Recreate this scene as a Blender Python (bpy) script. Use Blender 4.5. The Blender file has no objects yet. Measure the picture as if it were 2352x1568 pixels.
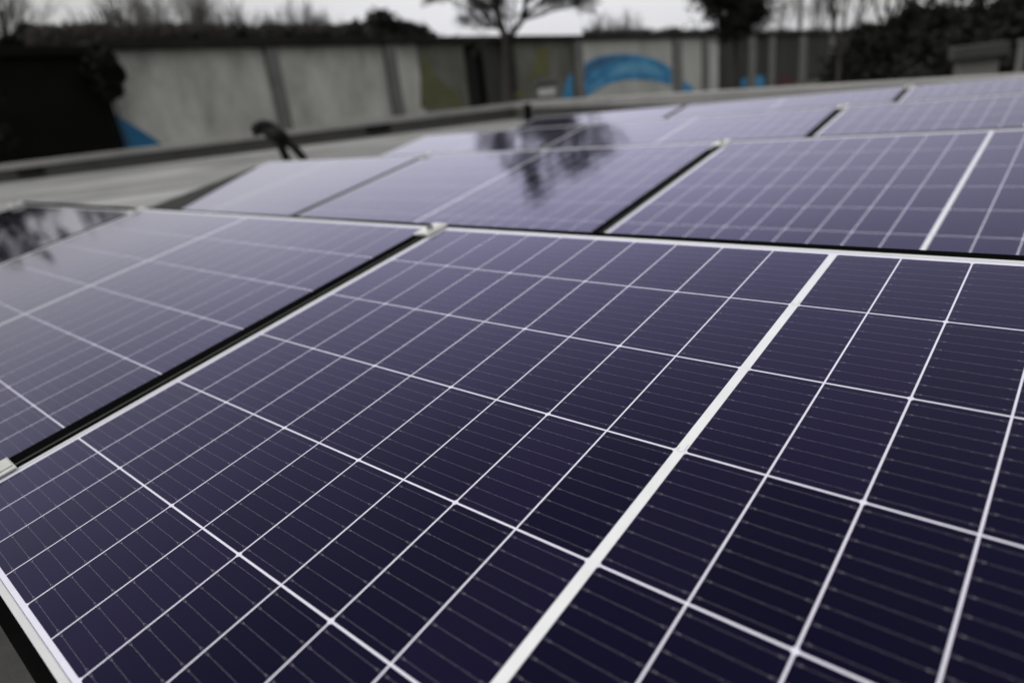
import bpy, bmesh, math, random
from mathutils import Vector, Matrix
from mathutils import noise as mnoise
R = math.radians
random.seed(7)
scn = bpy.context.scene

# ------------------------------------------------------------------ camera
CAM = Vector((1.14426, -0.05509, 0.45417))
CM = Matrix(((0.75436, -0.15018, 0.63905), (0.64715, 0.33351, -0.68554), (-0.11018, 0.93071, 0.34878)))
cam_d = bpy.data.cameras.new('camera')
cam = bpy.data.objects.new('camera', cam_d)
scn.collection.objects.link(cam)
cam.matrix_world = Matrix.Translation(CAM) @ CM.to_4x4()
cam_d.sensor_width = 36.0
cam_d.lens = 23.284
cam_d.clip_start = 0.02
cam_d.clip_end = 2000
cam_d.dof.use_dof = True
cam_d.dof.focus_distance = 0.79
cam_d.dof.aperture_fstop = 2.4
scn.camera = cam

# ------------------------------------------------------------------ world + sun (overcast)
SUN_EL, SUN_AZ = R(48), R(200)
w = bpy.data.worlds.new('World')
scn.world = w
w.use_nodes = True
nt = w.node_tree
nt.nodes.clear()
def N(nt, t, **k):
    n = nt.nodes.new(t)
    for a, b in k.items():
        if a == 'inp':
            for i, v in b.items(): n.inputs[i].default_value = v
        else: setattr(n, a, b)
    return n
def M(nt, op, a, b=None, c=None, clamp=False):
    n = nt.nodes.new('ShaderNodeMath'); n.operation = op; n.use_clamp = clamp
    for i, v in enumerate((a, b, c)):
        if v is None: continue
        if isinstance(v, (int, float)): n.inputs[i].default_value = v
        else: nt.links.new(v, n.inputs[i])
    return n.outputs[0]
def MIX(nt, f, a, b, mode='MIX'):
    n = nt.nodes.new('ShaderNodeMix'); n.data_type = 'RGBA'; n.blend_type = mode
    for i, v in ((0, f), (6, a), (7, b)):
        if isinstance(v, (int, float)): n.inputs[i].default_value = v
        elif isinstance(v, tuple): n.inputs[i].default_value = (*v, 1)
        else: nt.links.new(v, n.inputs[i])
    return n.outputs[2]
sky = N(nt, 'ShaderNodeTexSky', sky_type='NISHITA', sun_disc=False, sun_elevation=SUN_EL, sun_rotation=SUN_AZ,
        dust_density=6.0, air_density=1.0, ozone_density=1.0)
hsv = N(nt, 'ShaderNodeHueSaturation', inp={'Saturation': 0.12, 'Value': 0.1})
nt.links.new(sky.outputs[0], hsv.inputs['Color'])
tc = N(nt, 'ShaderNodeTexCoord')
sx = N(nt, 'ShaderNodeSeparateXYZ'); nt.links.new(tc.outputs['Generated'], sx.inputs[0])
zc = M(nt, 'MAXIMUM', sx.outputs[2], 0.0)
lum = M(nt, 'MULTIPLY_ADD', zc, 1.05, 0.63)
# the cloud is thinnest above the hall, duller to either side
vd = N(nt, 'ShaderNodeVectorMath', operation='DOT_PRODUCT'); nt.links.new(tc.outputs['Generated'], vd.inputs[0])
bd = Vector((-0.60, 0.76, 0.24)).normalized(); vd.inputs[1].default_value = bd
lobe = M(nt, 'POWER', M(nt, 'MAXIMUM', vd.outputs['Value'], 0.0), 6.0)
lum = M(nt, 'MULTIPLY', lum, M(nt, 'MULTIPLY_ADD', lobe, 0.66, 0.52))
cn = N(nt, 'ShaderNodeTexNoise', inp={'Scale': 2.2, 'Detail': 5.0, 'Roughness': 0.5})
mp = N(nt, 'ShaderNodeMapping'); mp.inputs['Scale'].default_value = (1, 1, 2.6)
nt.links.new(tc.outputs['Generated'], mp.inputs[0]); nt.links.new(mp.outputs[0], cn.inputs['Vector'])
lum2 = M(nt, 'MULTIPLY', lum, M(nt, 'MULTIPLY_ADD', cn.outputs[0], 0.42, 0.79))
cc = N(nt, 'ShaderNodeCombineColor'); 
nt.links.new(M(nt, 'MULTIPLY', lum2, 0.99), cc.inputs[0]); nt.links.new(M(nt, 'MULTIPLY', lum2, 0.99), cc.inputs[1]); nt.links.new(M(nt, 'MULTIPLY', lum2, M(nt, 'MULTIPLY_ADD', lobe, 0.08, 0.96)), cc.inputs[2])
bgc = MIX(nt, 0.86, hsv.outputs[0], cc.outputs[0])
bg = N(nt, 'ShaderNodeBackground', inp={'Strength': 1.0}); nt.links.new(bgc, bg.inputs[0])
wo = N(nt, 'ShaderNodeOutputWorld'); nt.links.new(bg.outputs[0], wo.inputs[0])

sl = bpy.data.lights.new('sun', 'SUN'); sl.energy = 1.0; sl.angle = R(40); sl.color = (1.0, 0.97, 0.93)
sun = bpy.data.objects.new('sun', sl); scn.collection.objects.link(sun)
sd = Vector((math.sin(SUN_AZ) * math.cos(SUN_EL), math.cos(SUN_AZ) * math.cos(SUN_EL), math.sin(SUN_EL)))
sun.rotation_euler = sd.to_track_quat('Z', 'Y').to_euler()
scn.view_settings.view_transform = 'Standard'; scn.view_settings.look = 'None'
scn.view_settings.exposure = 0.14; scn.view_settings.gamma = 1.0; scn.view_settings.use_curve_mapping = False

# ------------------------------------------------------------------ helpers
FD = 1521.2
def ray(x, y):                       # survey helper: direction through a spot of the 2352 px wide print
    return CM @ Vector(((x - 1176) / FD, (784 - y) / FD, -1))
FH = Vector((-0.639, 0.6855, 0)).normalized()      # level heading
RH = Vector((FH.y, -FH.x, 0))                      # to the right of it
def P(x, y, d):                      # point on that line of sight d metres ahead on the level heading
    r = ray(x, y)
    return CAM + r * (d / r.dot(FH))
def G(l, d, z):                      # l metres right, d metres ahead of the camera, absolute height z
    v = CAM + RH * l + FH * d
    return Vector((v.x, v.y, z))
def ongrid(x, y, a, b):              # where that line of sight meets the upright plane through a and b
    n = Vector((b.y - a.y, a.x - b.x, 0)); r = ray(x, y)
    return CAM + r * ((a - CAM).dot(n) / r.dot(n))

def obj(name, bm, mat, parent=None, smooth=False, loc=None):
    me = bpy.data.meshes.new(name); 
    bmesh.ops.recalc_face_normals(bm, faces=bm.faces)
    bm.to_mesh(me); bm.free()
    for m in (mat if isinstance(mat, (list, tuple)) else [mat]): me.materials.append(m)
    if smooth:
        for p in me.polygons: p.use_smooth = True
    o = bpy.data.objects.new(name, me); scn.collection.objects.link(o)
    if parent: o.parent = parent
    if loc is not None: o.location = loc
    return o
def pyobj(name, vs, fs, mat, parent=None, smooth=False, loc=None):
    me = bpy.data.meshes.new(name); me.from_pydata(vs, [], fs); me.materials.append(mat)
    if smooth:
        for p in me.polygons: p.use_smooth = True
    o = bpy.data.objects.new(name, me); scn.collection.objects.link(o)
    if parent: o.parent = parent
    if loc is not None: o.location = loc
    return o
def tag(o, label, cat, group=None, kind=None):
    if label: o['label'] = label
    if cat: o['category'] = cat
    if group: o['group'] = group
    if kind: o['kind'] = kind
    return o
def thing(name, label, cat, loc=(0, 0, 0), rot=(0, 0, 0), group=None):
    o = bpy.data.objects.new(name, None); scn.collection.objects.link(o)
    o.location = loc; o.rotation_euler = rot; o.empty_display_size = 0.1
    return tag(o, label, cat, group)
def box(bm, x0, x1, y0, y1, z0, z1, mat=None):
    vs = [Vector((x, y, z)) for z in (z0, z1) for y in (y0, y1) for x in (x0, x1)]
    if mat is not None: vs = [mat @ v for v in vs]
    v = [bm.verts.new(p) for p in vs]
    for f in ((0, 2, 3, 1), (4, 5, 7, 6), (0, 1, 5, 4), (1, 3, 7, 5), (3, 2, 6, 7), (2, 0, 4, 6)):
        bm.faces.new([v[i] for i in f])
def bx(x0, x1, y0, y1, z0, z1, bev=0, mat=None, seg=1):
    bm = bmesh.new(); box(bm, x0, x1, y0, y1, z0, z1, mat)
    if bev: bmesh.ops.bevel(bm, geom=list(bm.edges), offset=bev, segments=seg, affect='EDGES')
    return bm
def prism(bm, pts, n):               # extrude a flat outline by vector n
    a = [bm.verts.new(p) for p in pts]; b = [bm.verts.new(p + n) for p in pts]
    bm.faces.new(a); bm.faces.new(list(reversed(b)))
    k = len(pts)
    for i in range(k): bm.faces.new((a[i], a[(i + 1) % k], b[(i + 1) % k], b[i]))
def tube(bm, pts, rads, sides=8, cap=True):
    rings = []; t0 = None; up = None
    for i, p in enumerate(pts):
        d = (pts[min(i + 1, len(pts) - 1)] - pts[max(i - 1, 0)]).normalized()
        if up is None: up = d.orthogonal().normalized()
        up = (up - d * up.dot(d)).normalized(); s = d.cross(up)
        r = rads[i] if isinstance(rads, (list, tuple)) else rads
        rings.append([bm.verts.new(p + (up * math.cos(a) + s * math.sin(a)) * r) for a in [2 * math.pi * k / sides for k in range(sides)]])
    for a, b in zip(rings, rings[1:]):
        for k in range(sides): bm.faces.new((a[k], a[(k + 1) % sides], b[(k + 1) % sides], b[k]))
    if cap: bm.faces.new(rings[0]); bm.faces.new(rings[-1])

# ------------------------------------------------------------------ materials
def mat(name, col, rough=0.6, metal=0.0, noise=None, spec=0.5, bump=None, coord='Object', vscale=(1, 1, 1)):
    m = bpy.data.materials.new(name); m.use_nodes = True
    t = m.node_tree; b = t.nodes['Principled BSDF']
    b.inputs['Base Color'].default_value = (*col, 1); b.inputs['Roughness'].default_value = rough
    b.inputs['Metallic'].default_value = metal; b.inputs['Specular IOR Level'].default_value = spec
    if noise or bump:
        c = N(t, 'ShaderNodeTexCoord'); mm = N(t, 'ShaderNodeMapping'); mm.inputs['Scale'].default_value = vscale
        t.links.new(c.outputs[coord], mm.inputs[0])
    if noise:
        sc, amt, col2 = noise
        n1 = N(t, 'ShaderNodeTexNoise', inp={'Scale': sc, 'Detail': 8.0, 'Roughness': 0.6}); t.links.new(mm.outputs[0], n1.inputs['Vector'])
        n2 = N(t, 'ShaderNodeTexNoise', inp={'Scale': sc * 6.3, 'Detail': 4.0}); t.links.new(mm.outputs[0], n2.inputs['Vector'])
        f = M(t, 'MULTIPLY_ADD', n1.outputs[0], 2.4, -0.7, clamp=True)
        f = M(t, 'MULTIPLY', f, M(t, 'MULTIPLY_ADD', n2.outputs[0], 0.8, 0.6), clamp=True)
        f = M(t, 'MULTIPLY', f, amt)
        t.links.new(MIX(t, f, col, col2), b.inputs['Base Color'])
    if bump:
        sc, h = bump
        n3 = N(t, 'ShaderNodeTexNoise', inp={'Scale': sc, 'Detail': 6.0}); t.links.new(mm.outputs[0], n3.inputs['Vector'])
        bp = N(t, 'ShaderNodeBump', inp={'Strength': 1.0, 'Distance': h}); t.links.new(n3.outputs[0], bp.inputs['Height']); t.links.new(bp.outputs[0], b.inputs['Normal'])
    return m

PX, PS, BAND = 0.08456, 0.1675, 0.012          # half-cell pitch, cell pitch, centre strip
def under_glass(name, kind):
    """diffuse layer seen through anti-reflection glass: fresnel-weighted lavender-tinted gloss over it"""
    m = bpy.data.materials.new(name); m.use_nodes = True; t = m.node_tree; t.nodes.clear()
    out = N(t, 'ShaderNodeOutputMaterial')
    dif = N(t, 'ShaderNodeBsdfDiffuse'); glo = N(t, 'ShaderNodeBsdfGlossy'); glo.distribution = 'GGX'
    c = N(t, 'ShaderNodeTexCoord'); s = N(t, 'ShaderNodeSeparateXYZ'); t.links.new(c.outputs['Object'], s.inputs[0])
    # glass: faint handling marks and dust in the roughness, slight waviness
    n1 = N(t, 'ShaderNodeTexNoise', inp={'Scale': 5.0, 'Detail': 7.0, 'Roughness': 0.65}); t.links.new(c.outputs['Object'], n1.inputs['Vector'])
    t.links.new(M(t, 'MULTIPLY_ADD', n1.outputs[0], 0.05, 0.03), glo.inputs['Roughness'])
    n2 = N(t, 'ShaderNodeTexNoise', inp={'Scale': 2.6, 'Detail': 2.0}); t.links.new(c.outputs['Object'], n2.inputs['Vector'])
    bp = N(t, 'ShaderNodeBump', inp={'Strength': 1.0, 'Distance': 0.0004}); t.links.new(n2.outputs[0], bp.inputs['Height'])
    t.links.new(bp.outputs[0], glo.inputs['Normal'])
    # reflectance of textured anti-reflection solar glass against the angle of incidence
    lw = N(t, 'ShaderNodeLayerWeight', inp={'Blend': 0.5})
    fc = N(t, 'ShaderNodeFloatCurve'); cu = fc.mapping.curves[0]
    for i, (x_, y_) in enumerate(((0, .003), (.27, .006), (.4, .024), (.51, .066), (.6, .135), (.67, .23), (.775, .46), (.85, .68), (1, .95))):
        if i == 0: cu.points[0].location = (x_, y_)
        elif i == 8: cu.points[-1].location = (x_, y_)
        else: cu.points.new(x_, y_)
    fc.mapping.update(); t.links.new(lw.outputs['Facing'], fc.inputs['Value'])
    fac = fc.outputs[0]
    tint = MIX(t, M(t, 'POWER', fac, 0.68), (0.50, 0.46, 0.95), (0.97, 0.97, 0.97))
    t.links.new(tint, glo.inputs['Color'])
    if kind == 'cell':
        x, y = s.outputs[0], s.outputs[1]
        xr = M(t, 'SUBTRACT', x, M(t, 'MULTIPLY', M(t, 'GREATER_THAN', x, 10 * PX + BAND / 2), BAND))
        u = M(t, 'DIVIDE', xr, PX)
        du = M(t, 'MULTIPLY', M(t, 'ABSOLUTE', M(t, 'SUBTRACT', M(t, 'FRACT', M(t, 'ADD', u, 0.5)), 0.5)), PX)
        b9 = PS / 9
        db = M(t, 'MULTIPLY', M(t, 'ABSOLUTE', M(t, 'SUBTRACT', M(t, 'FRACT', M(t, 'DIVIDE', y, b9)), 0.5)), b9)
        wire = M(t, 'MULTIPLY', M(t, 'LESS_THAN', db, 0.00011), M(t, 'GREATER_THAN', du, 0.0062))
        fork = M(t, 'MULTIPLY', M(t, 'LESS_THAN', M(t, 'ABSOLUTE', M(t, 'SUBTRACT', db, 0.0008)), 0.00014), M(t, 'LESS_THAN', du, 0.0066))
        fend = M(t, 'MULTIPLY', M(t, 'LESS_THAN', M(t, 'ABSOLUTE', M(t, 'SUBTRACT', du, 0.0066)), 0.00018), M(t, 'LESS_THAN', db, 0.00092))
        def dist2(a, b): return M(t, 'ADD', M(t, 'MULTIPLY', a, a), M(t, 'MULTIPLY', b, b))
        pad = M(t, 'LESS_THAN', dist2(M(t, 'SUBTRACT', du, 0.0078), db), 0.00058 ** 2)
        dd = M(t, 'MULTIPLY', M(t, 'ABSOLUTE', M(t, 'SUBTRACT', M(t, 'FRACT', M(t, 'DIVIDE', xr, PX / 6)), 0.5)), PX / 6)
        dot = M(t, 'LESS_THAN', dist2(dd, db), 0.00034 ** 2)
        mask = M(t, 'MAXIMUM', M(t, 'MAXIMUM', wire, M(t, 'MULTIPLY', fork, 0.8)), M(t, 'MAXIMUM', M(t, 'MAXIMUM', pad, fend), dot))
        # individual cells differ a little in depth of blue
        wn = N(t, 'ShaderNodeTexWhiteNoise', noise_dimensions='2D'); cv = N(t, 'ShaderNodeCombineXYZ')
        t.links.new(M(t, 'FLOOR', u), cv.inputs[0]); t.links.new(M(t, 'FLOOR', M(t, 'DIVIDE', y, PS)), cv.inputs[1]); t.links.new(cv.outputs[0], wn.inputs[0])
        base = MIX(t, wn.outputs[0], (0.0046, 0.0040, 0.0160), (0.0100, 0.0082, 0.0290))
        n4 = N(t, 'ShaderNodeTexNoise', inp={'Scale': 9.0, 'Detail': 5.0}); t.links.new(c.outputs['Object'], n4.inputs['Vector'])
        base = MIX(t, M(t, 'MULTIPLY', n4.outputs[0], 0.35), base, (0.009, 0.0085, 0.013))
        t.links.new(MIX(t, mask, base, (0.20, 0.19, 0.22)), dif.inputs['Color'])
    else:
        n4 = N(t, 'ShaderNodeTexNoise', inp={'Scale': 30.0, 'Detail': 6.0}); t.links.new(c.outputs['Object'], n4.inputs['Vector'])
        c1, c2 = ((0.76, 0.74, 0.86), (0.68, 0.66, 0.77)) if kind == 'back' else ((0.78, 0.785, 0.81), (0.68, 0.685, 0.71))
        t.links.new(MIX(t, M(t, 'MULTIPLY_ADD', n4.outputs[0], 1.6, -0.5, clamp=True), c1, c2), dif.inputs['Color'])
    mx = N(t, 'ShaderNodeMixShader')
    t.links.new(fac, mx.inputs[0]); t.links.new(dif.outputs[0], mx.inputs[1]); t.links.new(glo.outputs[0], mx.inputs[2])
    t.links.new(mx.outputs[0], out.inputs[0])
    return m
M_CELL = under_glass('cell_under_glass', 'cell')
M_BACK = under_glass('backsheet_under_glass', 'back')
M_STRIP = under_glass('centre_tape_under_glass', 'strip')
M_ALU = mat('anodised_aluminium', (0.70, 0.70, 0.72), 0.42, 0.35, noise=(14, 0.5, (0.54, 0.54, 0.56)), bump=(180, 0.00008))
M_CLAMP = mat('clamp_metal', (0.80, 0.80, 0.78), 0.34, 0.55, noise=(60, 0.6, (0.45, 0.45, 0.44)), bump=(90, 0.0003))
M_BLACK = mat('black_rail', (0.003, 0.003, 0.003), 0.9, spec=0.0, noise=(8, 0.7, (0.006, 0.006, 0.006)))
M_RUBBER = mat('black_conduit', (0.008, 0.008, 0.008), 0.6, spec=0.15, bump=(60, 0.002))
M_SEAL = mat('grey_sealing_strip', (0.05, 0.05, 0.05), 0.6, spec=0.2)
M_STEEL = mat('galvanised_steel', (0.35, 0.35, 0.35), 0.45, 0.8, noise=(10, 0.6, (0.2, 0.2, 0.2)))
M_ROOF = mat('roof_membrane', (0.46, 0.46, 0.46), 0.9, spec=0.2, noise=(0.25, 0.9, (0.12, 0.12, 0.12)), bump=(40, 0.004), coord='Object', vscale=(1, 1, 1))
M_COPING = mat('coping_metal', (0.30, 0.295, 0.29), 0.6, 0.1, noise=(0.6, 0.7, (0.18, 0.18, 0.18)))
M_PARA = mat('parapet_upstand', (0.050, 0.050, 0.050), 0.8, noise=(1.5, 0.8, (0.03, 0.03, 0.03)))
M_CONC = mat('concrete_panel', (0.74, 0.735, 0.725), 0.9, noise=(0.40, 1.0, (0.33, 0.33, 0.32)), bump=(4, 0.01), vscale=(1, 1, .45))
M_CONCL = mat('pale_concrete_panel', (0.60, 0.595, 0.585), 0.9, noise=(0.3, 0.8, (0.36, 0.36, 0.35)), vscale=(1, 1, .5))
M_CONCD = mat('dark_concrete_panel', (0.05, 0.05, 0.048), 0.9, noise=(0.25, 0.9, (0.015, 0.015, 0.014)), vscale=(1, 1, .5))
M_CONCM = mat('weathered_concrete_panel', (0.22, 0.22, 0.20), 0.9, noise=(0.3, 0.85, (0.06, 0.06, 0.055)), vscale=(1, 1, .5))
M_PIL = mat('pilaster_concrete', (0.22, 0.22, 0.216), 0.9, noise=(0.6, 0.8, (0.12, 0.12, 0.118)))
M_DARKW = mat('black_timber', (0.005, 0.005, 0.005), 0.9, spec=0.1, noise=(0.5, 0.8, (0.011, 0.011, 0.010)))
M_BLUE = mat('blue_paint', (0.10, 0.40, 0.72), 0.8, spec=0.2, noise=(0.5, 1.0, (0.03, 0.15, 0.36)))
M_BLUED = mat('dark_blue_paint', (0.010, 0.11, 0.26), 0.7, noise=(0.5, 0.7, (0.02, 0.20, 0.40)))
M_PALEB = mat('pale_blue_paint', (0.22, 0.50, 0.72), 0.8, spec=0.2, noise=(0.6, 1.0, (0.08, 0.33, 0.62)))
M_NAVY = mat('slate_blue_paint', (0.05, 0.13, 0.25), 0.8, spec=0.2, noise=(0.6, 0.9, (0.08, 0.22, 0.42)))
M_YEL = mat('olive_paint', (0.17, 0.17, 0.06), 0.8, noise=(0.3, 0.9, (0.09, 0.09, 0.065)))
M_RED = mat('red_paint', (0.085, 0.012, 0.02), 0.8, noise=(1.5, 0.7, (0.05, 0.01, 0.012)))
M_VOID = mat('dark_opening', (0.008, 0.008, 0.008), 0.9)
M_BARK = mat('bark', (0.028, 0.025, 0.022), 0.9, noise=(2, 0.8, (0.05, 0.045, 0.04)))
M_TWIG = mat('twigs', (0.055, 0.052, 0.05), 0.9, spec=0.1)
M_PALETWIG = mat('pale_twigs', (0.24, 0.235, 0.23), 0.9)
M_EVER = mat('evergreen_leaves', (0.006, 0.007, 0.006), 0.9, spec=0.1, noise=(0.5, 1.0, (0.034, 0.036, 0.030)))
M_GRND = mat('ground_grass', (0.045, 0.05, 0.03), 0.95, noise=(0.2, 0.8, (0.025, 0.025, 0.018)))
M_WHITE = mat('white_painted_metal', (0.55, 0.55, 0.55), 0.5, noise=(3, 0.5, (0.4, 0.4, 0.4)))
M_EDGE = mat('dark_roof_felt', (0.018, 0.018, 0.018), 0.9, spec=0.1, noise=(0.5, 0.8, (0.035, 0.035, 0.033)))
M_DARKREFL = mat('dark_reflection_tone', (0.030, 0.030, 0.030), 0.9, spec=0.1, noise=(4, 0.6, (0.05, 0.05, 0.05)))
M_HUT = mat('hut_render', (0.15, 0.15, 0.145), 0.9, noise=(0.8, 0.6, (0.12, 0.12, 0.115)))
M_SLAB = mat('hut_slab', (0.028, 0.028, 0.028), 0.9, noise=(0.8, 0.6, (0.06, 0.06, 0.06)))

# ------------------------------------------------------------------ ground and roof deck
ZR, ZG = -0.50, -4.2
bm = bmesh.new(); s = 900
bm.faces.new([bm.verts.new(p) for p in ((-s, -s, ZG), (s, -s, ZG), (s, s, ZG), (-s, s, ZG))])
tag(obj('ground', bm, M_GRND), None, None, kind='structure')

CORN = G(1.14, 27.0, ZR)
DB = (RH * math.sin(R(9.9)) - FH * math.cos(R(9.9))).normalized()      # right parapet, coming towards the camera
DA = -(RH * math.cos(R(9.9)) + FH * math.sin(R(9.9))).normalized()     # far parapet, going left
# the deck lies along its own axes so the membrane's seams follow the parapet
deck_rot = math.atan2(DA.y, DA.x)
LA, LB = 42.0, 36.0
DM = Matrix.Translation(CORN) @ Matrix.Rotation(deck_rot, 4, 'Z')
# local x = along DA; DB = local +y or -y
side = 1 if (Matrix.Rotation(deck_rot, 3, 'Z') @ Vector((0, 1, 0))).dot(DB) > 0 else -1
def deckbox(x0, x1, y0, y1, z0, z1, bev=0):
    if side < 0: y0, y1 = -y1, -y0
    return bx(x0, x1, y0, y1, z0, z1, bev)
t = M_ROOF.node_tree                                                    # welded seams + ponding stains, running with the deck
o = obj('roof_deck', deckbox(0, LA, 0, LB, -0.35, 0), M_ROOF); o.matrix_world = DM; tag(o, None, None, kind='structure')
bs = t.nodes['Principled BSDF']; lk = bs.inputs['Base Color'].links[0].from_socket
c = N(t, 'ShaderNodeTexCoord'); sp = N(t, 'ShaderNodeSeparateXYZ'); t.links.new(c.outputs['Object'], sp.inputs[0])
fy = M(t, 'FRACT', M(t, 'DIVIDE', sp.outputs[1], 1.05))
seam = M(t, 'LESS_THAN', fy, 0.06)
sn = N(t, 'ShaderNodeTexNoise', inp={'Scale': 1.0, 'Detail': 6.0}); mm = N(t, 'ShaderNodeMapping'); mm.inputs['Scale'].default_value = (0.12, 0.9, 1)
t.links.new(c.outputs['Object'], mm.inputs[0]); t.links.new(mm.outputs[0], sn.inputs['Vector'])
cc2 = MIX(t, M(t, 'MULTIPLY_ADD', sn.outputs[0], 2.2, -0.7, clamp=True), lk, (0.075, 0.075, 0.074))
cc2 = MIX(t, M(t, 'MULTIPLY', seam, 0.6), cc2, (0.10, 0.10, 0.10))
t.links.new(cc2, bs.inputs['Base Color'])

# walls under the roof so the building stands on the ground
bw = thing('flat_roofed_building', 'grey walled building whose flat roof carries the solar panels', 'building', CORN)
o = obj('wall', deckbox(0.05, LA - .05, 0.05, LB - .05, ZG - ZR, -0.352), M_CONC, bw); o.rotation_euler.z = deck_rot
ZC = 0.45417 - 0.35 - ZR                                                # coping height above the deck
for nm, lab, args in (('parapet_wall', 'long grey roof edge upstand crossing behind the panels on the left, pale coping on top', ((0, LA, -0.28, 0.0), (-0.05, LA, -0.33, 0.06))),
                      ('parapet_wall', 'roof edge upstand running toward the viewer on the right, behind the rearmost panel row', ((-0.28, 0.0, 0.07, LB), (-0.33, 0.06, 0.065, LB)))):
    pr = thing(nm, lab, 'parapet', CORN, (0, 0, deck_rot), 'parapets round the flat roof')
    a, b = args
    obj('upstand', deckbox(a[0], a[1], a[2], a[3], -0.34, ZC - 0.20), M_PARA, pr)
    obj('coping', deckbox(b[0], b[1], b[2], b[3], ZC - 0.198, ZC, 0.012), M_COPING, pr)

# ------------------------------------------------------------------ solar panels
TAU = R(9.97)
L0, L1 = -0.0165, 20 * PX + BAND + 0.0165        # outer frame along the row
S0, S1 = -0.0125, 6 * PS + 0.0145
XP = L1 - L0 + 0.037
RY, RN = 1.5685, 0.2755                           # row pitch measured along / below the glass plane
ROT = Matrix.Rotation(TAU, 4, 'X')
def frame_bm():
    bm = bmesh.new(); lip = 0.0085; zt, zb = 0.0007, -0.033
    def bar(pts_out, pts_in):
        for z0, z1, o_, i_ in ((zb, zt, pts_out, pts_in),):
            pass
    O = [(L0, S0), (L1, S0), (L1, S1), (L0, S1)]
    I = [(L0 + lip, S0 + lip - .001), (L1 - lip, S0 + lip - .001), (L1 - lip, S1 - lip), (L0 + lip, S1 - lip)]
    for k in range(4):
        a, b = O[k], O[(k + 1) % 4]; c_, d_ = I[(k + 1) % 4], I[k]
        # mitred bars, a hair's gap at each mitre
        v = [Vector((*q, zt)) for q in (a, b, c_, d_)]
        cen = sum(v, Vector()) / 4
        v = [cen + (q - cen) * 0.9997 for q in v]
        lo = [Vector((q.x, q.y, zb)) for q in v]
        vs = [bm.verts.new(q) for q in lo + v]
        for f in ((0, 1, 2, 3), (4, 5, 6, 7), (0, 1, 5, 4), (1, 2, 6, 5), (2, 3, 7, 6), (3, 0, 4, 7)): bm.faces.new([vs[i] for i in f])
    zt_ = zt
    top = [e for e in bm.edges if all(v.co.z > 0 for v in e.verts)]
    bmesh.ops.bevel(bm, geom=top, offset=0.0008, segments=2, affect='EDGES')
    return bm
def cells_bm():
    bm = bmesh.new(); gx, gy, ch = 0.00112, 0.00125, 0.0045
    for i in range(20):
        x0 = i * PX + (BAND if i >= 10 else 0); x1 = x0 + PX
        a = x0 + (gx if i not in (0, 10) else 0.0); b = x1 - (gx if i not in (9, 19) else 0.0)
        for j in range(6):
            c_, d_ = j * PS + gy, (j + 1) * PS - gy
            if i % 2 == 0: pts = [(a + ch * .5, c_), (b, c_), (b, d_), (a + ch * .5, d_), (a, d_ - ch * .5), (a, c_ + ch * .5)]
            else: pts = [(a, c_), (b - ch * .5, c_), (b, c_ + ch * .5), (b, d_ - ch * .5), (b - ch * .5, d_), (a, d_)]
            bm.faces.new([bm.verts.new((x, y, 0.0)) for x, y in pts])
    return bm
def make_panel():
    t = thing('solar_panel', 'x', 'solar panel')
    obj('frame', frame_bm(), M_ALU, t)
    bk = bx(L0 + .009, L1 - .009, S0 + .008, S1 - .008, -0.006, -0.0002)
    obj('backsheet', bk, M_BACK, t)
    obj('cell_array', cells_bm(), M_CELL, t)
    bm = bmesh.new(); xa, xb = 10 * PX + 0.0002, 10 * PX + BAND - 0.0002
    bm.faces.new([bm.verts.new(p) for p in ((xa, .001, .0001), (xb, .001, .0001), (xb, 6 * PS - .001, .0001), (xa, 6 * PS - .001, .0001))])
    st = obj('centre_strip', bm, M_STRIP, t)
    # soldered string connectors: two little wire loops on the strip where strings meet
    for j in (1, 3, 5):
        bm = bmesh.new(); y = j * PS; xm = (xa + xb) / 2
        pts = [Vector((xm - .003, y + .006, .0003)), Vector((xm - .0035, y, .0003)), Vector((xm + .001, y - .0015, .0003)), Vector((xm + .004, y + .002, .0003)), Vector((xm + .0035, y + .012, .0003))]
        L, Q = [], []
        for i, p in enumerate(pts):
            d = pts[min(i + 1, 4)] - pts[max(i - 1, 0)]; n = Vector((-d.y, d.x, 0)).normalized() * 0.00018
            L.append(bm.verts.new(p - n)); Q.append(bm.verts.new(p + n))
        for i in range(4): bm.faces.new((L[i], L[i + 1], Q[i + 1], Q[i]))
        obj('solder_loop', bm, M_STEEL, st)
    return t
def copy_tree(o, parent=None):
    c = o.copy(); scn.collection.objects.link(c)
    if parent: c.parent = parent
    for ch in o.children: copy_tree(ch, c)
    return c
ROWS = ['front row', 'second row', 'third row', 'rearmost row']
LBL = {(0, 0): 'large solar panel filling the foreground, sharp white grid on dark blue cells',
       (0, -1): 'grey lavender solar panel in the front row, left of the foreground one',
       (0, -2): 'darkest solar panel at the far left end of the front row, reflecting trees',
       (1, 0): 'solar panel right behind the foreground one, at the right end of the second row',
       (1, -1): 'pale lavender solar panel in the middle of the second row, mirroring the tree',
       (1, -2): 'whitish glaring solar panel at the left end of the second row',
       (2, 0): 'solar panel at the right end of the third row, beyond the second short black gap',
       (2, -1): 'middle solar panel of the third row, lavender, between two other rows',
       (2, -2): 'solar panel at the left end of the third row near the leaning tree reflection',
       (3, 0): 'solar panel at the right end of the rearmost row, top right of the array',
       (3, -1): 'middle solar panel of the rearmost row beside the right roof edge',
       (3, -2): 'solar panel at the left end of the rearmost row next to the parapet corner'}
def place(o, k, r, dx=0, ds=0, dn=0, rot=None):
    m = ROT @ Matrix.Translation((k * XP + dx, r * RY + ds, -r * RN + dn))
    if rot is not None: m = m @ rot
    o.matrix_world = m
TILT = {(0, -2): (-0.7, -0.2), (1, -2): (0.0, 0.0), (0, -1): (0.0, 0.1), (1, -1): (0.15, 0.0), (2, -1): (-0.1, 0.1), (3, -1): (0.1, -0.1)}
proto = make_panel(); first = True
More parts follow.
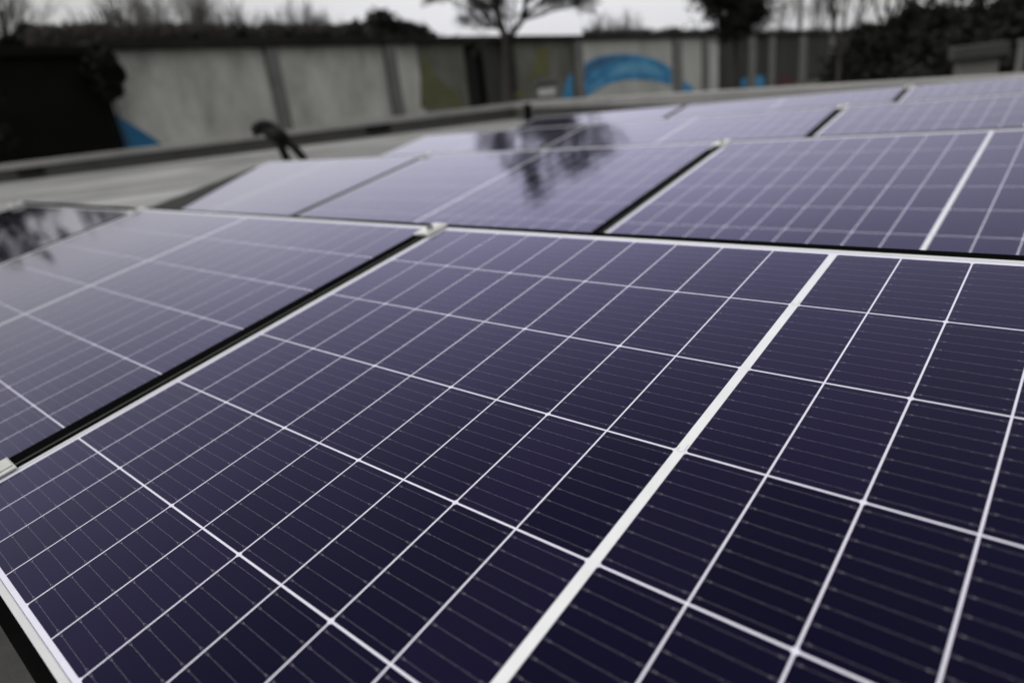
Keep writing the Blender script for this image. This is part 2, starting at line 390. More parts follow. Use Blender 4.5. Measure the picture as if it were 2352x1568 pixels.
for r in range(4):
    for k in (0, -1, -2):
        o = proto if first else copy_tree(proto); first = False
        a, b = TILT.get((r, k), (0, 0))
        cx = Matrix.Translation((L1, (S0 + S1) / 2, 0))
        place(o, k, r, rot=cx @ Matrix.Rotation(R(a), 4, 'X') @ Matrix.Rotation(R(b), 4, 'Y') @ cx.inverted())
        o['label'] = LBL[(r, k)]; o['group'] = 'solar panels in four tilted rows'

# black rails: one under every gap between panels, one along each long edge of a row
GX = (L0 - 0.037 / 2)                              # centre of the gap left of panel k=0
def rail_thing(k, r, lab):
    t = thing('mounting_rail', lab, 'rail', group='black rails under the panel gaps'); place(t, k, r)
    obj('beam', bx(GX - .0172, GX + .0172, S0 - .004, S1 + .0005, -0.060, -0.0002, .0008), M_BLACK, t)
    obj('gap_shade_strip', bx(GX - .0313, GX + .0165, S0 + .0005, S1 - .0005, 0.0010, 0.0018, .0003), M_BLACK, t)  # added black strip, stands in for the shaded depth of the gap
    obj('sealing_strip', bx(GX + .0055, GX + .0095, S0 + .001, S1 - .001, 0.0019, 0.0030, .0003), M_SEAL, t)
    # legs stand upright on the deck
    for s_, nm in ((0.08, 'leg'), (0.95, 'leg')):
        z = ((ROT @ Vector((0, r * RY + s_, -r * RN - .058))).z)
        wl = ROT.inverted() @ Vector((0, 0, -1)).to_4d()
        d = Vector(wl[:3]); h = z - ZR - .002
        top = Vector((GX, s_, -.058))
        bm = bmesh.new(); q = d.rotation_difference(Vector((0, 0, 1)))
        mm_ = Matrix.Translation(top) @ Matrix.Rotation(-TAU, 4, 'X')
        box(bm, -.015, .015, -.02, .02, -h, .002, mm_)
        obj('leg', bm, M_STEEL, t)
    return t
for r in range(4):
    for k in (0, -1):
        rail_thing(k, r, {0: 'black rail in the gap beside the right hand panel of the ', -1: 'black rail in the gap before the leftmost panel of the '}[k] + ROWS[r])
    for nm, ya, yb, za, zb, lab in (('upper_edge_rail', S1 + .001, S1 + .020, -.034, -.0004, 'black edge rail along the upper long side of the '),
                                    ('lower_edge_rail', S0 - .016, S0 - .001, -.060, -.022, 'black edge rail along the lower long side of the ')):
        o = obj('edge_rail', bx(-2 * XP + L0, L1, ya, yb, za, zb, .001), M_BLACK)
        place(o, 0, r); tag(o, lab + ROWS[r], 'rail', 'black edge rails along the panel rows')

# added dark strip standing in for shade on the deck below the front row
M_DECKSHADE = mat('deck_shade_strip', (0.055, 0.055, 0.055), 0.9, spec=0.15, noise=(9, 0.8, (0.09, 0.09, 0.088)), bump=(220, 0.002))
o = obj('deck_shade_strip', bx(-3.4, 1.9, -1.25, .42, 0.001, 0.013, .004), M_DECKSHADE, loc=(0, 0, ZR)); tag(o, 'added dark grey strip standing in for shade on the roof below the front row', 'mat')  # category 'mat' here is the added shade strip, not a real mat

# silver clamps bridging the gaps
def clamp_thing(k, r, s_, lab, turn=0, end=False, dx=0):
    t = thing('end_clamp' if end else 'mid_clamp', lab, 'clamp', group='silver clamps holding the panels')
    m = ROT @ Matrix.Translation((k * XP + GX + dx, r * RY + s_, -r * RN + .0033)) @ Matrix.Rotation(turn, 4, 'Z')
    t.matrix_world = m
    bm = bmesh.new(); wdt = .026
    box(bm, -wdt, wdt, -.033, .033, 0, .0035)
    box(bm, -.0165, .0165, -.031, .031, .0038, .0058)
    bmesh.ops.bevel(bm, geom=list(bm.edges), offset=.0007, segments=1, affect='EDGES')
    obj('plate', bm, M_CLAMP, t)
    bm = bmesh.new(); bmesh.ops.create_cone(bm, cap_ends=True, segments=24, radius1=.0085, radius2=.008, depth=.006, matrix=Matrix.Translation((0, 0, .0090)))
    obj('bolt_head', bm, M_STEEL, t)
    bm = bmesh.new(); bmesh.ops.create_cone(bm, cap_ends=True, segments=6, radius1=.0035, radius2=.0035, depth=.0015, matrix=Matrix.Translation((0, 0, .0129)))
    obj('hex_socket', bm, M_VOID, t)
clamp_thing(0, 0, 0.992, 'bright silver clamp at the upper left corner of the foreground panel')
clamp_thing(0, 0, 0.050, 'silver clamp cut by the left picture edge, low end of the long black gap')
clamp_thing(-1, 0, 0.992, 'silver clamp on the front row nearest the left edge, where the dark panel begins')
clamp_thing(0, 1, 0.992, 'silver clamp at the far end of the second row gap, right of the tree reflection')
clamp_thing(-1, 1, 0.992, 'small silver clamp on the pale second row, left of the tree reflection')
clamp_thing(0, 2, 0.992, 'silver clamp at the far end of the third row gap on the right')
clamp_thing(0, 3, 0.992, 'silver clamp at the far end of the rearmost short gap, top right')
clamp_thing(-2, 0, 0.992, 'silver end clamp at the outer left corner of the front row', end=True, dx=-.006)

# ------------------------------------------------------------------ things on the roof
# cable gooseneck
cg = thing('cable_gooseneck', 'black looped cable conduits rising behind the pale second row panels', 'cable conduit', P(672, 372, 6.6).xy.to_3d() + Vector((0, 0, ZR)))
base = cg.location.copy()
def path(pts, d=6.6):
    out = [P(x, y, d) - base for x, y in pts]
    # smooth
    res = []
    for i in range(len(out) - 1):
        p0, p1, p2, p3 = out[max(i - 1, 0)], out[i], out[i + 1], out[min(i + 2, len(out) - 1)]
        for q in range(6):
            u = q / 6
            res.append(0.5 * ((2 * p1) + (-p0 + p2) * u + (2 * p0 - 5 * p1 + 4 * p2 - p3) * u * u + (-p0 + 3 * p1 - 3 * p2 + p3) * u ** 3))
    res.append(out[-1]); return res
def foot(x, y, d=6.6):
    v = P(x, y, d); return v
b1 = path([(596, 310), (590, 296), (598, 287), (615, 287), (632, 297), (640, 320), (650, 346), (661, 371)])
b1 += [b1[-1] + (Vector((b1[-1].x + .01, b1[-1].y, 0)) - b1[-1]) * u for u in (.33, .66, 1)]
b2 = path([(612, 312), (620, 303), (638, 303), (652, 312), (668, 332), (686, 350), (700, 369)])
b2 += [b2[-1] + (Vector((b2[-1].x + .01, b2[-1].y, 0)) - b2[-1]) * u for u in (.33, .66, 1)]
for b_ in (b1, b2):
    bm = bmesh.new(); rr = [.040 if i > 8 else .052 for i in range(len(b_))]
    tube(bm, b_, rr, 12); obj('conduit', bm, M_RUBBER, cg, smooth=True)
bm = bmesh.new(); tube(bm, [P(622, 302, 6.6) - base, P(652, 322, 6.6) - base], [.074, .074], 14); obj('sleeve', bm, M_RUBBER, cg, smooth=True)
# lightning rod / post near the parapet corner
v = P(1211, 243, 17.5); f_ = Vector((v.x, v.y, ZR))
lp = thing('roof_post', 'short dark post standing on the roof in front of the parapet corner', 'post', f_)
bm = bmesh.new(); tube(bm, [Vector((0, 0, 0)), Vector((0, 0, v.z - ZR))], .085, 12); obj('pole', bm, M_BLACK, lp)
bm = bmesh.new(); tube(bm, [Vector((0, 0, v.z - ZR + .001)), Vector((0, 0, v.z - ZR + .04))], .11, 12); obj('cap', bm, M_BLACK, lp)
bm = bmesh.new(); tube(bm, [Vector((0, 0, 0.001)), Vector((0, 0, .05))], [.24, .20], 16); obj('foot', bm, M_PARA, lp)
# overflow scuppers in the far upstand
for x_, lab in ((70, 'small black overflow opening in the parapet at the far left'), (868, 'small black overflow opening in the parapet right of the cable gooseneck')):
    n_ = (Matrix.Rotation(deck_rot, 3, 'Z') @ Vector((0, side, 0)))
    p0 = CORN + DB * 0.0; r_ = ray(x_, 392 - (x_ - 70) * .125)
    k_ = (p0 - CAM).dot(n_) / r_.dot(n_); q_ = CAM + r_ * k_
    sc = thing('overflow_scupper', lab, 'scupper', (q_.x, q_.y, ZR + .28), (0, 0, deck_rot), 'overflow scuppers in the parapet')
    ys = (.001, .05) if side > 0 else (-.05, -.001)
    obj('flange', bx(-.42, .42, ys[0], ys[1], -.13, .13, .02), M_BLACK, sc)
    y2 = (.0505, .09) if side > 0 else (-.09, -.0505)
    obj('hood', bx(-.36, .36, y2[0], y2[1], -.10, .11, .015), M_RUBBER, sc)
# vent on the coping at the corner
def upright_box(name, mat_, parent, c0, c1, d, thick, base_pt, fac=FH):
    """box facing the camera heading between two print points at distance d, local to parent"""
    a, b = P(*c0, d), P(*c1, d)
    z0, z1 = sorted((a.z, b.z)); l0, l1 = sorted(((a - CAM).dot(RH), (b - CAM).dot(RH)))
    bm = bmesh.new()
    m = Matrix(((RH.x, FH.x, 0, 0), (RH.y, FH.y, 0, 0), (0, 0, 1, 0), (0, 0, 0, 1)))
    m = Matrix.Translation(Vector((CAM.x, CAM.y, 0)) - base_pt) @ m
    box(bm, l0, l1, d, d + thick, z0, z1, m)
    bmesh.ops.bevel(bm, geom=list(bm.edges), offset=min(.02, thick * .1), segments=1, affect='EDGES')
    return obj(name, bm, mat_, parent)
vb = P(1258, 222, 26.3)
vent = thing('roof_vent', 'small whitish vent box with a dark lid on the parapet corner', 'vent', Vector((vb.x, vb.y, 0.104)))
upright_box('housing', M_WHITE, vent, (1240, 222), (1275, 200), 26.3, .5, vent.location)
upright_box('lid', M_PARA, vent, (1231, 199.5), (1280, 184), 26.2, .8, vent.location)

# ------------------------------------------------------------------ long hall behind, painted with murals
FA, FB = G(-15.6, 25.6, 0), G(23.0, 74.0, 0)
# keep clear of our own building: hall stands further off along the same sight lines
SC = 1.45
def far(v): return CAM + (v - CAM) * SC
FA, FB = far(FA), far(FB)
FDIR = (FB - FA); FDIR.z = 0; FDIR.normalize()
FN = Vector((FDIR.y, -FDIR.x, 0)); 
if FN.dot(CAM - FA) < 0: FN = -FN                  # towards the camera
def W(x, y): 
    return ongrid(x, y, FA, FB)
def sx_(x, y=150): return (W(x, y) - FA).dot(FDIR)
hall = thing('painted_hall', 'long low concrete hall with pilasters and blue murals beyond the parapet', 'building', Vector((FA.x, FA.y, ZG)))
H0 = hall.location
HM = Matrix(((FDIR.x, FN.x, 0, 0), (FDIR.y, FN.y, 0, 0), (0, 0, 1, 0), (0, 0, 0, 1)))
def hb(s0, s1, n0, n1, z0, z1, bev=0): return bx(s0, s1, n0, n1, z0, z1, bev, HM)
ztop = W(600, 108).z - ZG
zr_ = W(1500, 84).z - ZG
print('HALL', W(250, 115), W(600, 108).z, W(980, 104).z, W(1330, 88).z, W(1650, 84).z, W(2100, 80).z, sx_(250), sx_(1000), sx_(1650), sx_(2300))
sE = sx_(252, 230)
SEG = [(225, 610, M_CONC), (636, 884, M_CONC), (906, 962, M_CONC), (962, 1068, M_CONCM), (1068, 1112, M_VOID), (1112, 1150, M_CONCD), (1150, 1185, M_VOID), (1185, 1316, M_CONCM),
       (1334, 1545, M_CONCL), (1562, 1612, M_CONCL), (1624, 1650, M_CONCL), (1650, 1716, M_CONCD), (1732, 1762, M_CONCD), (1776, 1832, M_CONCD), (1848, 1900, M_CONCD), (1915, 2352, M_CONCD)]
prev = None
for x0, x1, m_ in SEG:
    s0, s1 = (sE if x0 == 225 else sx_(x0)), sx_(x1)
    if m_ is M_VOID: obj('doorway', hb(s0, s1, -.9, -.6, 0, ztop - .1), m_, hall)
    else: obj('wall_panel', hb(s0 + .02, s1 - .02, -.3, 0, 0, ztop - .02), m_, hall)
    if prev is not None and x0 > prev:
        obj('pilaster', hb(sx_(prev), sx_(x0), -.3, .35, 0, ztop - .06), M_PIL, hall)
    prev = x1
obj('roof_edge', hb(sE - .4, sx_(2352) + 1, -14, .55, ztop, ztop + .45), M_EDGE, hall)
obj('end_wall', hb(sE, sx_(2352), -13.5, -12.5, 0, ztop - .01), M_CONCD, hall)
def paint(pts, m_, lab, n=.03):
    bm = bmesh.new(); base_n = FN * .002
    prism(bm, [W(*p) + base_n - H0 for p in pts], FN * n)
    o = obj('mural', bm, m_, hall); o['label'] = lab; return o
paint([(254, 255), (285, 276), (318, 296), (356, 320), (392, 346), (262, 356)], M_BLUED, 'blue triangle painted low on the first wall bay')
arc = [(1342, 226), (1342, 150), (1352, 140), (1372, 131), (1400, 126), (1435, 124), (1470, 128), (1500, 135), (1525, 146), (1542, 158), (1542, 198), (1520, 190), (1495, 185), (1460, 183), (1430, 185), (1400, 192), (1375, 205), (1355, 218)]
paint(arc, M_BLUE, 'bright blue painted arch above a grey mound')
paint([(1425, 150), (1455, 142), (1490, 148), (1515, 160), (1522, 176), (1495, 172), (1460, 166), (1430, 170), (1400, 176), (1408, 160)], M_PALEB, 'paler blue painted patch inside the arch', .045)
paint([(1343, 172), (1344, 154), (1358, 142), (1378, 134), (1402, 130), (1440, 129), (1440, 136), (1405, 142), (1380, 152), (1362, 164)], M_NAVY, 'slate blue painted band along the upper left of the arch', .04)
paint([(1352, 212), (1362, 196), (1378, 186), (1390, 186), (1374, 198)], M_PALEB, 'pale blue painted stroke at the foot of the arch', .045)
paint([(1290, 226), (1300, 190), (1308, 172), (1314, 172), (1314, 226)], M_BLUE, 'narrow blue painted wedge left of the arch')
paint([(1563, 185), (1580, 192), (1592, 202), (1592, 215), (1563, 215)], M_BLUE, 'small blue painted corner right of the arch')
paint([(966, 132), (985, 140), (995, 170), (1020, 190), (1052, 215), (1062, 248), (966, 248)], M_YEL, 'olive green painted patch beside the dark doorway')
paint([(1232, 112), (1262, 112), (1262, 172), (1225, 178), (1214, 190), (1206, 184), (1226, 160)], M_YEL, 'olive green painted patch near the roof edge')
paint([(1180, 212), (1208, 208), (1208, 226), (1180, 226)], M_YEL, 'small olive painted patch low on the wall')
paint([(1702, 184), (1722, 176), (1755, 174), (1755, 200), (1702, 200)], M_BLUE, 'small blue painted patch on the dark bays')
paint([(1777, 186), (1812, 172), (1822, 172), (1822, 198), (1772, 198)], M_RED, 'small dark red painted patch on the dark bays')

# dark timber shed closing the left side
shed = thing('black_shed', 'black timber shed filling the left edge beyond the parapet', 'shed', H0.copy())
obj('wall', hb(sE - 30, sE - .05, -11, .30, 0, ztop - .28, .02), M_DARKW, shed)
obj('roof', hb(sE - 30.2, sE - .45, -11.4, .60, ztop - .278, ztop + .2, .02), M_DARKW, shed)
# grey hut at the right
hc = P(2250, 150, 22)
hut = thing('concrete_hut', 'small grey hut with a wide flat slab roof among dark trees at right', 'hut', (hc.x, hc.y, ZG))
hd = (hc - CAM); hd.z = 0; hdist = hd.length; hd.normalize(); hut.rotation_euler.z = math.atan2(-hd.x, hd.y) + R(6)
pxm = 22 * hd.dot(FH) / FD
obj('roof_slab', bx(-62 * pxm, 62 * pxm, -.15, 2.0, P(2250, 134, 22).z - ZG, P(2250, 103, 22).z - ZG, .03), M_SLAB, hut)
obj('wall', bx(-46 * pxm, 44 * pxm, .1, 1.8, 0, P(2250, 134, 22).z - ZG - .004, .02), M_HUT, hut)
pp = P(2342, 150, 14); pt = P(2350, 98, 14)
po = thing('white_post', 'leaning whitish post at the right picture edge near the hut', 'post', (pp.x, pp.y, ZG))
bm = bmesh.new(); tube(bm, [Vector((0, 0, 0)), Vector((pp.x, pp.y, pp.z)) - po.location, pt - po.location], .07, 10)
obj('pole', bm, M_HUT, po)
bm = bmesh.new(); tube(bm, [pt - po.location, pt - po.location + Vector((0, 0, .06))], .1, 10); obj('cap', bm, M_HUT, po)

# ------------------------------------------------------------------ trees
def limb(vs, fs, a, b, ra, rb, sides=4):
    d = (b - a)
    if d.length < 1e-5: return
    d.normalize(); u = d.orthogonal().normalized(); s_ = d.cross(u); k = len(vs)
    for p, r_ in ((a, ra), (b, rb)):
        for i in range(sides):
            an = 2 * math.pi * i / sides
            vs.append(p + (u * math.cos(an) + s_ * math.sin(an)) * r_)
    for i in range(sides):
        j = (i + 1) % sides; fs.append((k + i, k + j, k + sides + j, k + sides + i))
def grow(vs, fs, p, d, ln, r_, depth, rng, spread=.55, up=.12, twigs=None, minr=.006):
    n = 3; q = p
    for i in range(n):
        d = (d + Vector((rng.uniform(-1, 1), rng.uniform(-1, 1), rng.uniform(-1, 1))) * .16 + Vector((0, 0, up * .5))).normalized()
        nq = q + d * ln / n; r2 = r_ * (1 - .22 * (i + 1) / n * 1.2)
        tgt = (vs, fs) if (depth > 2 or twigs is None) else twigs
        limb(tgt[0], tgt[1], q, nq, max(r_ * (1 - .26 * i / n), minr), max(r_ * (1 - .26 * (i + 1) / n), minr), 5 if depth > 3 else 3)
        q = nq
        if depth > 0 and i > 0:
            k = 1 if depth > 3 else 2
            for _ in range(k):
                ax = Vector((rng.uniform(-1, 1), rng.uniform(-1, 1), rng.uniform(-.3, .6))).normalized()
                nd = (d + ax * rng.uniform(spread, spread * 1.7)).normalized()
                grow(vs, fs, q, nd, ln * rng.uniform(.55, .8), r_ * rng.uniform(.4, .58), depth - 1, rng, spread, up, twigs, minr)
    if depth > 0:
        grow(vs, fs, q, d, ln * .75, r_ * .68, depth - 1, rng, spread, up, twigs, minr)
def bare_tree(name, label, cat, loc, h, rng, depth=5, r0=None, m_tw=M_TWIG, group=None, limbs=None, spread=.55, minr=.012, split=.3):
    t = thing(name, label, cat, loc, group=group)
    vs, fs, tv, tf, bv, bf = [], [], [], [], [], []
    r0 = r0 or h * .022
    if limbs is None:
        top = Vector((rng.uniform(-.03, .03) * h, rng.uniform(-.03, .03) * h, h * split))
        limb(vs, fs, Vector((0, 0, 0)), top * .5, r0 * 1.25, r0, 8); limb(vs, fs, top * .5, top, r0, r0 * .85, 8)
        for i in range(3):
            an = i * 2.1 + rng.uniform(0, 1)
            grow(bv, bf, top, Vector((math.cos(an) * spread * .8, math.sin(an) * spread * .8, 1)).normalized(), h * .27, r0 * .55, depth - 1, rng, spread, .12, (tv, tf), minr)
        grow(bv, bf, top, Vector((0, 0, 1)), h * .28, r0 * .7, depth - 1, rng, spread, .12, (tv, tf), minr)
    else:
        limbs(vs, fs, bv, bf, tv, tf, rng)
    pyobj('trunk', vs, fs, M_BARK, t, True)
    pyobj('branches', bv, bf, M_BARK if m_tw is M_TWIG else m_tw, t, True)
    pyobj('crown', tv, tf, m_tw, t)
    return t
def leafy(name, label, cat, loc, rx, rz, z0, rng, n=9000, leaf=.12, m_=M_EVER, group=None, trunk=True, clumps=60, ry=None):
    t = thing(name, label, cat, loc, group=group); ry = ry or rx
    vs, fs = [], []
    cl = []
    for i in range(clumps):
        while True:
            p = Vector((rng.uniform(-1, 1), rng.uniform(-1, 1), rng.uniform(-1, 1)))
            if .15 < p.length < 1: break
        taper = 1 - .35 * max(p.z, 0)
        cl.append((Vector((p.x * rx * taper, p.y * ry * taper, z0 + rz + p.z * rz)), rng.uniform(.14, .32) * min(rx, rz)))
    for i in range(n):
        c_, r_ = cl[rng.randrange(clumps)]
        p = c_ + Vector((rng.gauss(0, .5), rng.gauss(0, .5), rng.gauss(0, .45))) * r_ * 1.4
        u = Vector((rng.uniform(-1, 1), rng.uniform(-1, 1), rng.uniform(-1, 1))).normalized() * leaf * rng.uniform(.6, 1.4)
        w_ = u.orthogonal().normalized() * leaf * .5; k = len(vs)
        vs += [p - u, p + w_, p + u, p - w_]; fs.append((k, k + 1, k + 2, k + 3))
    if trunk:
        tv, tf = [], []
        limb(tv, tf, Vector((0, 0, 0)), Vector((0, 0, z0 + rz * 1.2)), rx * .07 + .05, rx * .03 + .02, 8)
        for i in range(14):
            c_, r_ = cl[i]
            limb(tv, tf, Vector((0, 0, z0 + rz * rng.uniform(.1, .9))), c_, rx * .03 + .01, .01, 4)
        pyobj('trunk', tv, tf, M_BARK, t)
    pyobj('crown', vs, fs, m_, t)
    return t
def gp(x, y, d): v = P(x, y, d); return Vector((v.x, v.y, ZG))

# the main bare tree, forking just above the hall roof line
TD = 40.0
tb = gp(1166, 240, TD)
def TP(x, y, o=0): return P(x, y, TD) + FH * o - tb
def main_limbs(vs, fs, bv, bf, tv, tf, rng):
    def chain(tgt, pts, rads, sides=8):
        for i in range(len(pts) - 1): limb(tgt[0], tgt[1], pts[i], pts[i + 1], rads[i], rads[i + 1], sides)
    k0, k1 = TP(1170, 240), TP(1165, 100)
    chain((vs, fs), [Vector((k0.x, k0.y, 0)), k0, TP(1167, 170), k1], [.46, .36, .32, .28])
    B = (bv, bf)
    def arm(pts, rads, side_depth=4, ln=2.2):
        chain(B, pts, rads, 7)
        for i in range(1, len(pts)):
            for _ in range(3):
                d = (pts[i] - pts[i - 1]).normalized()
                nd = (d * .5 + Vector((rng.uniform(-1, 1), rng.uniform(-1, 1), rng.uniform(-.35, .8)))).normalized()
                grow(bv, bf, pts[i], nd, ln * rng.uniform(.6, 1.1), rads[i] * .34, side_depth - (i % 2), rng, .5, .05, (tv, tf), .0105)
    arm([k1, TP(1152, 62, .2), TP(1140, 20, .4), TP(1133, -40, .5), TP(1124, -120, .8), TP(1105, -200, 1), TP(1094, -250, 1), TP(1082, -290, 1), TP(1072, -330, .8)], [.24, .21, .19, .17, .15, .13, .11, .08, .04], ln=1.7)
    arm([k1, TP(1172, 84, -.3), TP(1198, 50, -.6), TP(1206, 10, -.8), TP(1212, -50, -1), TP(1205, -140, -1.2), TP(1192, -200, -1.4), TP(1176, -260, -1), TP(1162, -310, -1)], [.20, .17, .15, .14, .13, .11, .09, .07, .04], ln=1.6)
    arm([TP(1153, 64, .2), TP(1110, 55, 1), TP(1084, 22, 1.6), TP(1040, -6, 2), TP(1005, -30, 2.6)], [.12, .10, .07, .05, .02], ln=1.1)
    arm([TP(1202, 36, -.7), TP(1250, 14, -1.4), TP(1300, 5, -2), TP(1345, -30, -2.6)], [.10, .08, .06, .03], ln=1.5)
    arm([TP(1142, 26, .3), TP(1100, -4, 1), TP(1062, -40, 2), TP(1030, -80, 3)], [.11, .08, .05, .02], ln=1.5)
    arm([TP(1200, 46, -.5), TP(1240, 34, -1), TP(1290, 30, -2), TP(1330, 8, -2.5)], [.08, .06, .04, .02], ln=1.0)
    arm([TP(1208, 4, -.7), TP(1262, -24, -1.2), TP(1310, -66, -2)], [.12, .09, .05], ln=1.9)
    arm([TP(1138, 10, .4), TP(1160, -60, 0), TP(1165, -150, -.5), TP(1152, -220, -.8), TP(1138, -290, 0), TP(1125, -350, 0)], [.13, .12, .11, .09, .07, .03], ln=1.6)
    arm([TP(1212, -60, -1), TP(1245, -150, -2), TP(1255, -220, -3), TP(1245, -290, -3)], [.10, .09, .07, .04], ln=1.5)
    arm([TP(1095, -250, .7), TP(1050, -280, -1), TP(1025, -320, -1.5)], [.09, .06, .03], ln=1.4)
bare_tree('bare_tree', 'tall forked leafless tree in the middle, trunk dark before the hall', 'tree', tb, 14, random.Random(3), limbs=main_limbs)

# trees and shrubs behind the hall, along its roof line
def beyond(x, y, extra): 
    v = W(x, y); d = (v - CAM).dot(FH) + extra
    return d
G1 = 'leafless trees behind the hall'
spec = [  # x, top y, extra distance, depth, pale?, label
    (12, -5, 12, 4, 0, 'leafless tree at the top left picture corner behind the black shed'),
    (285, 48, 8, 4, 0, 'small leafless tree above the left end of the hall roof'),
    (355, 18, 14, 4, 1, 'tall pale leafless tree second from the left above the hall'),
    (402, 30, 16, 4, 1, 'pale leafless tree with wide crown above the first wall bay'),
    (462, 0, 12, 4, 1, 'tallest pale leafless tree above the first wall bay'),
    (545, 48, 10, 4, 0, 'grey leafless tree above the left pilaster'),
    (655, 50, 10, 4, 0, 'grey leafless tree just right of the left pilaster'),
    (742, 55, 10, 4, 0, 'leafless tree above the middle of the second wall bay'),
    (1385, 62, 14, 4, 0, 'low leafless tree above the hall left of the blue arch'),
    (1440, 58, 14, 4, 0, 'low leafless tree above the blue arch'),
    (1835, -60, 6, 5, 0, 'slender leafless tree right of the dense dark tree'),
    (1910, -90, 4, 5, 0, 'tall leafless tree before the dark evergreens on the right'),
    (1785, 8, 8, 4, 1, 'pale leafless tree in the gap right of the dense dark tree'),
    (1872, 4, 6, 4, 0, 'leafless tree between the slender trunk and the tall one at right'),
    (1965, -60, -30, 5, 0, 'leafless tree overlapping the left evergreens at right'),
    (1935, -150, -45, 5, 2, 'leafless tree with a dark crown leaving the picture top left of the evergreens'),
    (2020, -170, -60, 5, 2, 'leafless tree rising behind the leftmost low evergreen at right'),
    (2105, -190, -80, 5, 2, 'leafless tree rising above the middle of the right hand evergreens'),
    (2200, -180, -100, 5, 2, 'leafless tree rising directly above the grey hut'),
    (2290, -200, -115, 5, 2, 'leafless tree rising above the right half of the hut'),
    (2350, -160, -125, 5, 2, 'leafless tree cut by the top right picture corner'),
]
for i, (x, yt, ex, dp, pale, lab) in enumerate(spec):
    d = max(beyond(x, 110, ex + 26), 1) if pale != 2 else 34 + (i % 3) * 5; b_ = gp(x, 150, d); h = P(x, yt, d).z - ZG
    bare_tree('bare_tree', lab, 'tree', b_, h, random.Random(40 + i), dp, h * .014, M_PALETWIG if pale == 1 else M_TWIG, G1, minr=.011 if pale != 2 else .016, split=.45, spread=.38 if pale != 2 else .5)
G2 = 'dark bushes behind the hall roof'
spec = [  # x, top y, half width px, extra, label
    (80, 68, 32, 6, 'dark rounded bush at far left above the black shed roof'),
    (160, 84, 45, 8, 'low dark bush above the shed, between two taller ones'),
    (30, 92, 50, 5, 'low dark bush at the left picture edge above the shed'),
    (420, 88, 90, 4, 'wide dark bush along the roof line of the first wall bay'),
    (560, 78, 90, 4, 'dark bush over the left pilaster'),
    (700, 76, 90, 4, 'dark bush over the second wall bay'),
    (812, 62, 100, 5, 'taller dark bush left of the dense round one'),
    (885, 38, 110, 5, 'dense dark bushy tree standing above the second pilaster'),
    (942, 62, 62, 4, 'dark rounded bush ending the treeline beside the open sky'),
    (1540, 76, 60, 5, 'low dark bush above the pale wall right of the arch'),
]
for i, (x, yt, hw, ex, lab) in enumerate(spec):
    d = beyond(x, 110, ex + 24); b_ = gp(x, 120, d); zt = P(x, yt, d).z - ZG; rx = hw / FD * d
    zb = max(P(x, 150, d).z - ZG - 1.5, 0.5)
    leafy('dark_bush', lab, 'bush', b_, rx, (zt - zb) / 2 * .98, zb, random.Random(80 + i), 12000, .40, group=G2, ry=min(rx, 3.4))
# far thicket reading as one mass along the hall roof
rng = random.Random(5); vs, fs = [], []
for i in range(30000):
    x = rng.uniform(60, 985) if rng.random() < .8 else rng.uniform(1340, 2000)
    hh = 1.0 + .55 * mnoise.noise(Vector((x * .02, 3.1, 0))) + .45 * mnoise.noise(Vector((x * .07, 9.1, 0)))
    yt = 88 - 20 * hh if x < 1010 else 84 - 8 * hh
    y = 112 - (112 - yt) * (rng.random() ** 1.5) * 1.15
    d = beyond(x, 110, 27 + rng.uniform(0, 4)); c_ = P(x, y, d)
    L_ = rng.uniform(.15, .45) * d / 60
    u = Vector((rng.gauss(0, .5), rng.gauss(0, .5), 1)).normalized() * L_; w_ = u.orthogonal().normalized() * L_ * .22; k = len(vs)
    vs += [c_ - u, c_ + w_, c_ + u, c_ - w_]; fs.append((k, k + 1, k + 2, k + 3))
for j in range(14):
    x = 100 + j * 66
    d = beyond(x, 110, 29); a_ = gp(x, 110, d); b_ = P(x, 96, d); limb(vs, fs, a_, b_, .12, .05, 5)
tag(pyobj('thicket', vs, fs, M_TWIG), 'grey brown winter thicket fringing the hall roof line', 'thicket', kind='stuff')
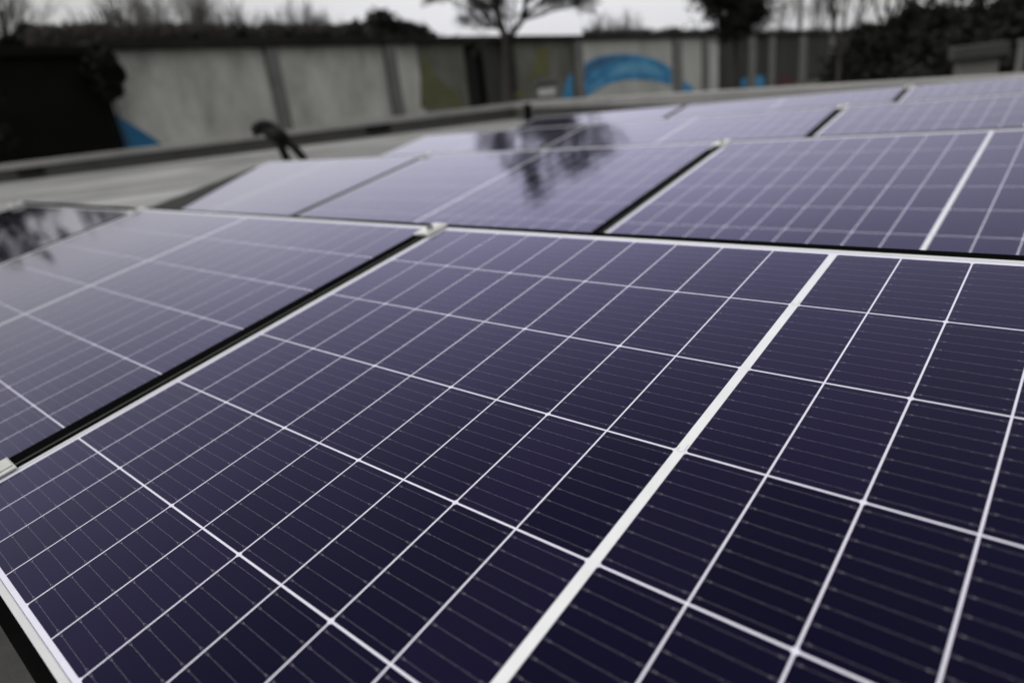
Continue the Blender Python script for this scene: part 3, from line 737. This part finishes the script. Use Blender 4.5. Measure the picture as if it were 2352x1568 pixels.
# right side: dense dark tree mass
G3 = 'dense dark trees at the right'
spec = [  # x, top y, half width px, dist, n, label
    (1690, -120, 78, 50, 9000, 'dense dark tree standing alone left of the other evergreens'),
    (1985, 62, 80, 40, 7000, 'dark evergreen left of the tree group at right'),
    (2090, 30, 90, 34, 10000, 'dark evergreen above the dark hall bays'),
    (2185, 10, 100, 30, 12000, 'dark evergreen behind the left side of the hut'),
    (2300, -10, 110, 28, 12000, 'dark evergreen behind the right side of the hut'),
    (2400, -40, 90, 24, 9000, 'dark evergreen cut by the right picture edge'),
]
for i, (x, yt, hw, d, n, lab) in enumerate(spec):
    b_ = gp(x, 140, d); zt = P(x, yt, d).z - ZG; rx = hw / FD * d
    zb = P(x, 78, d).z - ZG if i == 0 else 0.1
    leafy('evergreen_tree', lab, 'tree', b_, rx, (zt - zb) / 2, zb, random.Random(120 + i), n, .20 if i else .16, group=G3, clumps=90)
# tall dark tree left of the frame edge whose crown the panels mirror
for i, (x, yt, hw, d, lab) in enumerate(((-88, -40, 44, 30, 'dark evergreen just beyond the left picture edge behind the black shed'),
                                         (-190, -75, 50, 33, 'second dark evergreen beyond the left picture edge, the tallest of them'),
                                         (-300, -60, 52, 30, 'third dark evergreen beyond the left picture edge'),
                                         (-410, -45, 50, 28, 'outermost dark evergreen far beyond the left picture edge'))):
    b_ = gp(x, 140, d); zt = P(x, yt, d).z - ZG; rx = hw / FD * d
    leafy('evergreen_tree', lab, 'tree', b_, rx, (zt - 1) / 2, 1.0, random.Random(150 + i), 2200, .15, group='dark evergreens left of the shed', clumps=80)
# ivy overhanging the first corner of the hall
di = (W(238, 150) - CAM).dot(FH) - 1.2
b_ = gp(238, 150, di)
leafy('ivy_bush', 'black ivy mass hanging over the corner between the shed and the first wall bay', 'ivy', b_, 24 / FD * di, (P(238, 104, di).z - P(240, 225, di).z) / 2, P(240, 225, di).z - ZG, random.Random(171), 5000, .2, m_=M_EVER, clumps=50, ry=.8)
# added dark triangle standing in for a dark reflection on the second row's outer corner
o = pyobj('dark_reflection_patch', *(lambda T_, h_: ([(*p, h_) for p in T_] + [(*p, h_ + .0015) for p in T_], [(2, 1, 0), (3, 4, 5), (0, 1, 4, 3), (1, 2, 5, 4), (2, 0, 3, 5)]))([(L0 - .002, .03), (L0 + .52, -.005), (L0 - .002, .93)], .0012), M_DARKREFL)
place(o, -2, 1); tag(o, 'added dark triangle standing in for a reflection on the outer left corner of the second row', 'reflection patch')

scn.cycles.max_bounces = 6; scn.cycles.glossy_bounces = 3; scn.cycles.diffuse_bounces = 3
scn.cycles.use_adaptive_sampling = True; scn.cycles.adaptive_threshold = 0.02
scn.cycles.use_denoising = True
